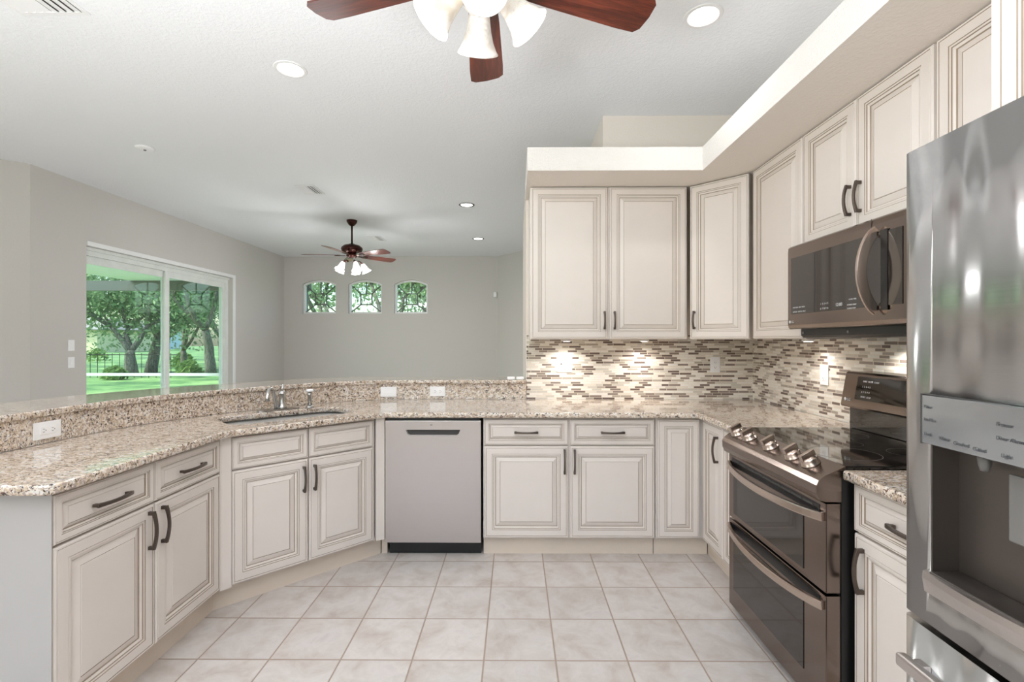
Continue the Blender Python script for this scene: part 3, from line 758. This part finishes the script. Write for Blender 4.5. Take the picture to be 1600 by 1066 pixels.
# ---------------------------------------------------------------- microwave
root = empty('microwave', (1.42, 2.512, 1.372), R(-90), 'dark stainless over-the-range microwave with a curved handle', 'microwave')
W_ = .762; h0, h1 = .046, .472
MB().box((.004, .042, h0+.004), (W_-.004, .39, h1-.002), BLACK).build('case', root)
cs = [(.04, h1-.0), (.012, h1), (.002, h1-.008), (0, h1-.03), (0, h0+.02), (.004, h0+.004), (.012, h0), (.04, h0)]
mb = MB(); mb.extr(cs, 'x', 0, W_, BSTEEL); df = mb.build('door', root)
mb = MB(); mb.box((.030, -.003, h0+.075), (W_-.02, -.0003, h1-.065), OVENG, .001); mb.build('window', df)
mb = MB(); mb.box((.225, -.0036, h0+.077), (.229, -.0031, h1-.067), BLACK); mb.box((.585, -.0012, h1-.064), (.587, -.0001, h1-.002), BLACK); mb.build('seam', df)
mb = MB(); n = 24; pts = []
for i in range(n+1):
    a = -1+2*i/n; pts.append((.625 - 0*a, -.008-.062*(1-a*a)**.75, (h0+h1)/2 + a*.157))
mb.tube(pts, 1, BSTEEL2, flat=(.040, .012), up=(-1, 0, 0)); hd = mb.build('handle', df)
mb = MB(); mb.box((.64, -.006, (h0+h1)/2-.155), (.675, -.0032, (h0+h1)/2+.155), BLACK, .001); mb.build('handle_recess', df)
for s_, x, z_, sz in (('POPCORN  BEEF  PIZZA', .05, .150, .0095), ('DEFROST  SOFTEN  MELT', .05, .128, .0095), ('1  2  3  4  5', .27, .152, .012), ('6  7  8  9  0', .27, .130, .012), ('12:00', .375, .138, .020), ('COOK TIME', .46, .158, .0085), ('POWER START', .45, .135, .0085), ('CLOCK STOP', .45, .120, .0085)):
    text_mesh('printing', s_, sz, TXT, df, MT(x, -.0036, z_))
text_mesh('logo', 'LG', .018, TXT, df, MT(.030, -.0004, h0+.03))
MB().lathe([(0, 0), (.0075, 0), (.0075, .0012), (0, .0012)], TXT, (.018, -.0001, h0+.036), M=Matrix.Rotation(R(90), 4, 'X')).build('logo_disc', df)
mb = MB(); mb.extr([(.05, .0455), (.05, .012), (.065, .002), (.38, .002), (.38, .0455)], 'x', .03, W_-.03, BLACK); gr = mb.build('vent_grille', root)
for i in range(3): MB().lathe([(0, 0), (.006, 0), (.006, .002), (0, .002)], GREYP, (.05+.33*i, .0495, .026), M=Matrix.Rotation(R(90), 4, 'X'), n=10).build('screw', gr)
mb = MB(); mb.box((.30, .12, -.0005), (.44, .19, .0015), GREYP); mb.build('cooktop_lamp', root)

# ---------------------------------------------------------------- refrigerator
FX = .886
root = empty('refrigerator', (FX, 1.105, 0), R(-90), 'tall stainless french-door refrigerator with an in-door dispenser', 'refrigerator')
W_ = .908
MB().box((.004, .078, .02), (W_-.004, .90, 1.755), simple('fridge_side_grey', srgb(128, 128, 130), .5)).build('cabinet_body', root)
def door_prof(x0, x1, bulge=.010, n=22, r=.016):
    pts = []
    for i in range(n+1):
        a = i/n; x = x0 + (x1-x0)*a; g = -bulge*math.sin(PI*((x-0)/W_))
        e = min(x-x0, x1-x); g += r - math.sqrt(max(0, r*r-(r-min(e, r))**2)) if e < r else 0
        pts.append((x, g))
    fine = []
    for s_ in (0, 1):
        for k in (.1, .3, .6):
            e = r*k; x = x0+e if s_ == 0 else x1-e
            fine.append((x, -bulge*math.sin(PI*(x/W_)) + r - math.sqrt(r*r-(r-e)**2)))
    pts = sorted(pts+fine); pts[0] = (x0, pts[0][1]); return pts
def fdoor(name, x0, x1, z0, z1):
    P = door_prof(x0, x1); mb = MB(); mb.prism([(p[0], p[1]) for p in P] + [(x1, .072), (x0, .072)], z0, z1, FRIDGE)
    o = mb.build(name, root)
    for p in o.data.polygons:
        if abs(p.normal.z) < .5 and p.normal.y < .2: p.use_smooth = True
    return o
d1 = fdoor('door', .0, .452, .752, 1.78)
d1['label'] = 'left door with the ice and water dispenser'
cu_ = MB(); cu_.box((.078, -.04, .862), (.300, .055, 1.142), FRIDGE); co = cu_.build('cutter'); co.parent = root; bpy.context.view_layer.update(); cut(d1, co)
d2 = fdoor('door', .456, .908, .752, 1.78)
d3 = fdoor('freezer_drawer', .0, .908, .06, .738)
RECM = steel('dispenser_steel', srgb(120, 114, 110), .42, .3)
mb = MB()
x0, x1, z0, z1 = .0785, .2995, .8625, 1.1415
mb.box((x0, .052, z0), (x1, .0545, z1), RECM); mb.box((x0, -.004, z0), (x0+.004, .052, z1), RECM); mb.box((x1-.004, -.004, z0), (x1, .052, z1), RECM)
mb.box((x0+.004, -.002, z1-.003), (x1-.004, .052, z1), GREYP); mb.build('dispenser_recess', d1)
mb = MB(); n = 12
rs = []
for i in range(n+1):
    a = i/n; x = x0-.008 + (x1-x0+.016)*a; o_ = -.014-.010*math.sin(PI*a)
    rs.append([(x, o_, z0-.004), (x, o_-.002, z0-.020), (x, -.006, z0-.048), (x, .050, z0-.0005), (x, .050, z0+.006)] if 0 else [(x, o_, z0+.004), (x, o_-.002, z0-.010), (x, -.004-.007, z0-.040), (x, -.002-.0055, z0+.0), (x, -.004, z0+.006)])
mb.rings(rs, STEEL); mb.build('tray_lip', d1)
mb = MB(); mb.box((x0+.005, -.012, z0+.0005), (x1-.005, .051, z0+.008), RECM, .002); mb.build('drip_tray', d1)
mb = MB(); rs = []
for i in range(n+1):
    x = .058 + (.320-.058)*i/n; g = -.010*math.sin(PI*(x/W_))
    rs.append([(x, g-.004, 1.138), (x, g-.004, 1.240), (x, g-.0005, 1.242), (x, g-.0005, 1.136)])
mb.rings(rs, PGLASS); dp = mb.build('dispenser_panel', d1)
mb = MB()
for a_, b_ in (((.0565, 1.135), (.058, 1.243)), ((.0565, 1.242), (.321, 1.2435))):
    mb.box((a_[0], -.0075, a_[1]), (b_[0], -.002, b_[1]), SLOT)
for s_, x, z_ in (('Filter', .066, 1.213), ('Ice Plus', .066, 1.186), ('Lock', .067, 1.155), ('Water', .104, 1.153), ('Crushed', .138, 1.150), ('Cubed', .180, 1.148), ('Freezer', .226, 1.203), ('Door Alarm', .226, 1.178), ('Light', .235, 1.148)):
    text_mesh('printing', s_, .0095, TXTD, dp, MT(x, -.0056-.010*math.sin(PI*(x/W_))-.0002, z_))
mb.build('panel_edge', dp)
MB().lathe([(.0, 0), (.007, 0), (.010, .012), (.012, .034), (0, .034)], GREYP, (.165, .026, 1.104)).build('nozzle', d1)
mb = MB(); mb.box((.205, .030, .985), (.262, .036, 1.110), GREYP, .004); mb.tube([(.233, .036, 1.09), (.233, .052, 1.10)], .006, GREYP); mb.build('paddle', d1)
# freezer handle
mb = MB(); mb.box((.032, -.044, .640), (.885, -.022, .668), STEEL, .006)
for x in (.05, .835): mb.box((x, -.024, .644), (x+.028, -.003, .664), STEEL, .002)
mb.build('handle', d3)
for x in (.425, .470):
    mb = MB(); mb.tube([(x, -.01, .80), (x, -.05, .83), (x, -.055, 1.2), (x, -.05, 1.66), (x, -.01, 1.69)], .012, STEEL, 12); mb.build('handle', d1 if x < .44 else d2)

# ---------------------------------------------------------------- ceiling fans
def blade_mesh(mb, M, L0=.17, L1=.675, w0=.055, w1=.078, th=.006):
    pts = [(L0, -w0), (L0+.10, -w0-.008), (L1-.10, -w1), (L1-.02, -w1), (L1, -w1+.022), (L1+.006, 0), (L1, w1-.022), (L1-.02, w1), (L1-.10, w1), (L0+.10, w0+.008), (L0, w0)]
    a = [mb.bm.verts.new(M @ Vector((p[0], p[1], -th/2))) for p in pts]; b = [mb.bm.verts.new(M @ Vector((p[0], p[1], th/2))) for p in pts]
    fs = [mb.bm.faces.new(list(reversed(a))), mb.bm.faces.new(b)]
    for i in range(len(pts)): fs.append(mb.bm.faces.new((a[i], a[(i+1) % len(pts)], b[(i+1) % len(pts)], b[i])))
    mb.faces(fs, WOOD)
def shade_prof(s=1.0):
    o_ = [(.030, 0), (.034, .010), (.040, .035), (.047, .075), (.057, .110), (.070, .137), (.078, .148)]
    i_ = [(.075, .147), (.067, .135), (.054, .109), (.044, .075), (.037, .035), (.030, .012)]
    return [(r*s, z*s) for r, z in o_+i_]
def fan(label, x, y, rod, z_motor, phase, nsh, shph, ss, tilt, arm, shade_m, en, zb, big=False, bowl=True):
    root = empty('ceiling_fan', (x, y, z_motor), 0, label, 'ceiling fan')
    MB().lathe([(0, ZC-z_motor), (.075, ZC-z_motor-.001), (.070, ZC-z_motor-.03), (.04, ZC-z_motor-.07), (.014, ZC-z_motor-.085), (0, ZC-z_motor-.085)], FANM).build('canopy', root)
    MB().tube([(0, 0, ZC-z_motor-.08), (0, 0, .07)], .013, FANM, 12).build('downrod', root)
    MB().lathe([(0, .085), (.03, .082), (.05, .07), (.11, .055), (.145, .025), (.15, .0), (.135, -.03), (.09, -.05), (.06, -.055), (0, -.055)], FANM, n=36).build('motor_housing', root)
    MB().lathe([(0, -.056), (.055, -.056), (.075, -.075), (.078, -.095), (.06, -.115), (.04, -.125), (.0, -.125)], FANM, n=30).build('light_kit', root)
    for k in range(5):
        a = R(phase + 72*k)
        M = Matrix.Rotation(a, 4, 'Z') @ Matrix.Translation((0, 0, zb)) @ Matrix.Rotation(R(-12), 4, 'X')
        mb = MB(); blade_mesh(mb, Matrix.Identity(4)); b = mb.build('blade', root); b.matrix_local = M
        mb = MB(); mb.box((.09, -.022, -.012), (.235, .022, -.0035), FANM, .002); b2 = mb.build('blade_arm', b)
    for k in range(nsh):
        a = R(shph + 360/nsh*k); d = Vector((math.cos(a), math.sin(a), 0))
        zz = zb - (.02 if not big else -.035); p0 = Vector((0, 0, zz-.07)) + d*.06; p1 = Vector((0, 0, zz-.065)) + d*(arm*.75); p2 = Vector((0, 0, zz-.10)) + d*arm
        mb = MB().tube([p0, p0*.4+p1*.6+Vector((0, 0, .01)), p1, p2], [.008, .007, .007, .013], FANM, 10); am = mb.build('lamp_arm', root)
        M = Matrix.Translation(p2) @ Matrix.Rotation(a, 4, 'Z') @ Matrix.Rotation(R(180-tilt), 4, 'Y')
        mb = MB(); rs = []
        for q, (r, z_) in enumerate(shade_prof(ss)):
            wv = 0.0 if big else .07*max(0, (z_/(.148*ss)-.7)/.3)
            rs.append([M @ Vector((r*(1+wv*math.cos(6*2*PI*i/36))*math.cos(2*PI*i/36), r*(1+wv*math.cos(6*2*PI*i/36))*math.sin(2*PI*i/36), z_)) for i in range(36)])
        fs = mb.rings(rs, shade_m, closed=True)
        mb.build('lamp_shade', am, smooth=True)
        lp = M @ Vector((0, 0, .075*ss))
        MB().lathe([(0, .02), (.012, .022), (.02, .05), (.024, .07), (.016, .09), (0, .098)], SHADE2, M=M @ Matrix.Scale(ss*.9, 4), n=16).build('bulb', am)
        lo = M @ Vector((0, 0, .17*ss)); wp = Vector((x, y, z_motor))+lo
        light('fan_bulb_light', 'POINT', wp, en, (.98, .985, 1), shadow_soft_size=.05)
    if bowl:
        mb = MB().lathe([(.0, -.02), (.060, -.02), (.072, -.045), (.070, -.070), (.052, -.098), (.028, -.112), (0, -.116)], shade_m, (0, 0, zb-.02), n=30); mb.build('glass_bowl', root)
    return root
fan('ceiling fan overhead with mahogany blades and alabaster lamp shades', -.118, 1.66, .2, 2.66, 91.5, 4, 98, 1.0, 42, .072, SHADE, 4.0, -.035, True)
fan('distant ceiling fan on a long rod in the living room', -2.33, 6.86, .3, 2.665, 44, 5, 20, .85, 28, .145, SHADE2, 19.0, -.085, False, bowl=False)

# ---------------------------------------------------------------- ceiling fittings
def downlight(x, y, label, en, dark=False):
    root = empty('recessed_light', (x, y, ZC), 0, label, 'ceiling light', 'recessed ceiling lights')
    mb = MB(); ring = lambda r, z_: [(r*math.cos(2*PI*i/40), r*math.sin(2*PI*i/40), z_) for i in range(40)]
    mb.rings([ring(.100, -.0005), ring(.097, -.005), ring(.080, -.006), ring(.074, -.0005)], TRIMW if not dark else BRONZE, closed=True); mb.build('trim_ring', root)
    mb = MB().lathe([(0, -.003), (.073, -.003), (.073, -.0006), (0, -.0006)], DISC, n=32); mb.build('lens', root)
    light('downlight', 'SPOT', (x, y, ZC-.02), en, (.98, .985, 1), spot_size=R(150), spot_blend=1.0, shadow_soft_size=.07)
downlight(-1.424, 3.043, 'recessed ceiling light above the sink, left of the near fan', 26)
downlight(.997, 2.557, 'recessed ceiling light above the range side, right of the near fan', 26)
downlight(-.612, 6.087, 'nearer recessed light of the pair in the living room ceiling', 24, True)
downlight(-.62, 8.10, 'farther recessed light of the pair in the living room ceiling', 24, True)
for (x, y) in ((-3.2, .3), (.3, -.9), (-1.6, -.9), (.45, .75)):  # out-of-view spots without fittings, added as fill light
    light('added_fill_spot', 'SPOT', (x, y, ZC-.02), 34 if x > .4 else 20, (.98, .985, 1), spot_size=R(150), spot_blend=1.0, shadow_soft_size=.07)
def vent(x0, x1, y0, y1, label, ns=6, dark=.5):
    root = empty('ceiling_vent', ((x0+x1)/2, (y0+y1)/2, ZC), 0, label, 'vent'); a = (x1-x0)/2; b = (y1-y0)/2
    mb = MB(); f_ = .022
    mb.box((-a, -b, -.008), (a, -b+f_, -.0005), TRIMW); mb.box((-a, b-f_, -.008), (a, b, -.0005), TRIMW); mb.box((-a, -b+f_, -.008), (-a+f_, b-f_, -.0005), TRIMW); mb.box((a-f_, -b+f_, -.008), (a, b-f_, -.0005), TRIMW)
    mb.build('frame', root)
    MB().box((-a+f_, -b+f_, -.002), (a-f_, b-f_, -.0005), SLOT).build('backing', root)
    for i in range(ns):
        x = -a+f_ + (2*a-2*f_)*(i+.5)/ns; s_ = 1 if i >= ns/2 else -1; mb = MB()
        g = (2*a-2*f_)/ns*.5
        mb.extr([(x-g, -.003 if s_ > 0 else -.010), (x+g*.8, -.010 if s_ > 0 else -.003), (x+g*.8, -.0085 if s_ > 0 else -.0022), (x-g, -.0022 if s_ > 0 else -.0085)], 'y', -b+f_, b-f_, TRIMW)
        mb.build('slat', root)
vent(-2.44, -2.22, 5.30, 5.62, 'small ceiling vent in front of the living room fan')
vent(-2.43, -2.21, 7.85, 8.25, 'small ceiling vent beyond the living room fan')
vent(-2.60, -2.235, 2.20, 2.52, 'white ceiling vent at the upper left edge of the kitchen', 8)
root = empty('smoke_detector', (-3.30, 4.27, ZC), 0, 'small round white detector on the ceiling at the left', 'detector')
MB().lathe([(0, -.0005), (.075, -.0005), (.075, -.008), (.05, -.018), (0, -.020)], WHITE, n=30).build('cover', root)
MB().lathe([(0, -.0205), (.012, -.0205), (.010, -.026), (0, -.0265)], GREYP, n=12).build('sensor', root)
# under-cabinet puck lamps
def puck(x, y, label, en):
    root = empty('puck_light', (x, y, 1.366), 0, label, 'puck light', 'under-cabinet puck lights')
    MB().lathe([(0, -.0005), (.034, -.0005), (.034, -.010), (.028, -.013), (0, -.013)], TRIMW, n=24).build('housing', root)
    MB().lathe([(0, -.0133), (.024, -.0133), (.024, -.0145), (0, -.0145)], DISC, n=24).build('lens', root)
    light('puck_lamp', 'SPOT', (x, y, 1.345), en, (1, .95, .88), spot_size=R(155), spot_blend=.9, shadow_soft_size=.03)
puck(.38, 3.545, 'under-cabinet puck light above the double wall plate', 9.5)
puck(.95, 3.545, 'under-cabinet puck light at the middle of the back wall cabinets', 9.5)
puck(1.70, 2.80, 'under-cabinet puck light left of the microwave', 5)
light('range_lamp', 'SPOT', (1.70, 2.2, 1.36), 7, (1, .95, .88), spot_size=R(140), spot_blend=.6, shadow_soft_size=.03)

# ---------------------------------------------------------------- outside
mb = MB(); mb.box((-120, -60, -.35), (80, 140, -.14), GRASS)
o = mb.build('lawn_ground'); tag(o, 'sunlit green lawn beyond the sliding door', 'lawn', kind='structure')
structure('floor_patio', MB().box((-9.2, 4.2, -.13), (XL-.2, 11.6, -.02), CONC))
structure('ceiling_patio', MB().box((-9.2, 4.2, 2.80), (XL-.2, 11.65, 2.9), LANAI))
root = empty('patio_screen', (-9.0, 11.5, 0), 0, 'dark patio beam and pale chair rail outside the sliding door', 'screen enclosure')
MB().box((-8, -.06, 2.56), (4.1, .06, 2.80), ALU).build('beam', root)
MB().box((-8, -.025, .52), (4.1, .025, .585), ALUW).build('chair_rail', root)
for x in (-3.9, 4.0): MB().box((x-.03, -.02, -.02), (x+.03, .02, 2.56), ALU).build('post', root)
def oak(name, label, x, y, seed, trunk_r=.2, H=7.5, nl=2600, lean=(0, 0), fork=1.4, zlow=1.0, lm=None):
    rnd = random.Random(seed)
    root = empty(name, (x, y, -.14), 0, label, 'tree', 'oak trees beyond the lawn')
    mb = MB(); tips = []
    def grow(p, d, L, r, lev):
        n = 5; pts = [p.copy()]; rr = [r]; q = p.copy(); dd = d.copy()
        for i in range(n):
            dd = (dd + Vector((rnd.uniform(-.16, .16), rnd.uniform(-.16, .16), rnd.uniform(-.03, .08)))).normalized(); q = q + dd*L/n
            pts.append(q.copy()); rr.append(r*(1-.38*(i+1)/n))
        mb.tube(pts, rr, BARK, 7 if lev else 10)
        if lev >= 1:
            for i in (1, 3, 4, 5): tips.append((pts[i], lev))
        if lev < 4:
            for k in range(3 if lev < 2 else 2 + (lev == 2)):
                a = rnd.uniform(0, 2*PI) + k*2.1; sp = rnd.uniform(.55, 1.0)
                nd = (dd + Vector((math.cos(a)*sp, math.sin(a)*sp, rnd.uniform(-.1, .25)))).normalized()
                grow(pts[-1] if k else pts[-1], nd, L*rnd.uniform(.62, .82) if lev else H*.3, rr[-1]*.78, lev+1)
    grow(Vector((0, 0, 0)), Vector((lean[0], lean[1], 1)).normalized(), fork, trunk_r, 0)
    mb.build('trunk', root)
    mb = MB(); bm = mb.bm; i0 = mb.mi(lm or LEAF)
    for i in range(nl):
        t_, lv = rnd.choice(tips)
        c = t_ + Vector((rnd.gauss(0, .55), rnd.gauss(0, .55), rnd.gauss(-.15, .42)))
        if c.z < zlow: continue
        s_ = rnd.uniform(.06, .13); u = Vector((rnd.gauss(0, 1), rnd.gauss(0, 1), rnd.gauss(0, .6))).normalized(); v = u.orthogonal().normalized(); v = Matrix.Rotation(rnd.uniform(0, 6.28), 3, u) @ v
        wv = u.cross(v)
        bm.faces.new([bm.verts.new(c + v*s_), bm.verts.new(c + wv*s_*.45), bm.verts.new(c - v*s_), bm.verts.new(c - wv*s_*.45)])
    me_name = 'foliage'; mb.build(me_name, root); return root
def along(u, dist):        # a spot seen through the slider: image column u, depth dist
    return ((u-804.7)/752*dist, dist)
T = [('oak_tree', 'forked oak trunk in the left pane of the sliding door', 203, 20.5, 3, .27, 5.0, 7000, (-.05, 0), 1.1),
     ('oak_tree', 'straight oak trunk beside the dark stile of the left door pane', 233, 22.5, 5, .27, 6, 6000, (.02, 0), 1.7),
     ('oak_tree', 'low-branching oak in the middle of the right door pane', 286, 25, 11, .2, 5.2, 6000, (0, 0), 1.0),
     ('oak_tree', 'tall oak trunk at the right edge of the right door pane', 328, 21, 21, .23, 6, 6000, (.0, 0), 2.0),
     ('oak_tree', 'oak crown at the left edge of the left door pane', 122, 27, 31, .2, 5.5, 6000, (0, 0), 1.6),
     ('oak_tree', 'far oak between the two door panes', 258, 38, 41, .26, 8, 6000, (0, 0), 1.8),
     ('oak_tree', 'far oak filling the gap at the right of the right door pane', 345, 36, 61, .25, 8, 6000, (0, 0), 1.8)]
for nm, lb, u, d, sd, tr, H_, nl, ln, fk in T:
    x, y = along(u, d); oak(nm, lb, x, y, sd, tr, H_, nl, lean=ln, fork=fk)
for (x, y, sd, lb) in ((-6.6, 17.5, 71, 'oak seen through the left arched window'), (-4.2, 16.6, 72, 'oak seen through the middle arched window'), (-2.6, 18.2, 73, 'oak seen through the right arched window')):
    oak('oak_tree', lb, x, y, sd, .2, 6.5, 7000, fork=1.5, zlow=.8, lm=LEAFP)
def shrub(label, u, dist, r, seed, n=420):
    rnd = random.Random(seed); x, y = along(u, dist)
    mb = MB(); bm = mb.bm; mb.mi(LEAF2)
    for i in range(n):
        a = rnd.uniform(0, 6.28); b = rnd.uniform(0, 1); rr = r*rnd.uniform(.5, 1.0)
        c = Vector((rr*math.cos(a)*math.cos(b*1.5), rr*math.sin(a)*math.cos(b*1.5), .12*r + rr*1.1*math.sin(b*1.5))); s_ = rnd.uniform(.06, .13)
        u_ = Vector((rnd.gauss(0, 1), rnd.gauss(0, 1), rnd.gauss(0, 1))).normalized(); v = u_.orthogonal().normalized(); wv = u_.cross(v)
        bm.faces.new([bm.verts.new(c + v*s_), bm.verts.new(c + wv*s_*.5), bm.verts.new(c - v*s_), bm.verts.new(c - wv*s_*.5)])
    mb.tube([(0, 0, 0), (0, 0, r)], .02, BARK, 6)
    o = mb.build('garden_shrub', loc=(x, y, -.14)); tag(o, label, 'shrub', 'shrubs on the lawn')
shrub('leafy shrub at the foot of the forked oak', 176, 18.5, .42, 1, 500)
shrub('dark rounded shrub low in the right door pane', 283, 27, .7, 2, 500)
shrub('pale yellow-green young shrub in front of the low-branching oak', 293, 21, .55, 3)
shrub('low shrub under the far wall of the cream house', 148, 34, .8, 4)
# houses
def house(name, label, x0, x1, y0, y1, h, mat, wins):
    root = empty(name, ((x0+x1)/2, y0, -.14), 0, label, 'house'); a = (x1-x0)/2; b = y1-y0
    MB().box((-a, 0, 0), (a, b, h), mat).build('wall', root)
    mb = MB(); e = .6; q = [(-a-e, -e, h), (a+e, -e, h), (a+e, b+e, h), (-a-e, b+e, h)]; r = [(-a*.5, b*.45, h+1.8), (a*.5, b*.45, h+1.8), (a*.5, b*.55, h+1.8), (-a*.5, b*.55, h+1.8)]
    mb.rings([q, [(p[0], p[1], p[2]+.15) for p in q], r], ROOF); mb.build('roof', root)
    for (wx, wz, ww, wh) in wins:
        f = MB().box((wx-ww/2-.08, -.06, wz-.08), (wx+ww/2+.08, -.002, wz+wh+.08), TRIMW).build('window', root)
        MB().box((wx-ww/2, -.08, wz), (wx+ww/2, -.062, wz+wh), DARKG).build('pane', f)
hx = along(148, 62)[0]; house('house', 'cream stucco house wall at the left edge of the door view', hx-9, hx, 62, 74, 2.9, HOUSE1, [(-3, 1, 1.2, 1.2)])
hx = along(151, 80)[0]; house('house', 'pale blue-white house behind the forked oak', hx, hx+5.5, 80, 92, 3.3, HOUSE2, [(-1.4, .7, 1.5, 1.7), (1.4, .6, 1.9, 1.8)])
# thin black garden fence
fx, fy = along(160, 19.5)
root = empty('garden_fence', (fx, fy, -.14), 0, 'thin black metal garden fence in front of the forked oak', 'fence')
MB().box((-2.4, -.012, .92), (3.0, .012, .95), BLACK).build('rail', root); MB().box((-2.4, -.012, .12), (3.0, .012, .15), BLACK).build('rail', root)
for i in range(18): MB().box((-2.4+i*.3, -.008, 0), (-2.384+i*.3, .008, 1.0), BLACK).build('picket', root)
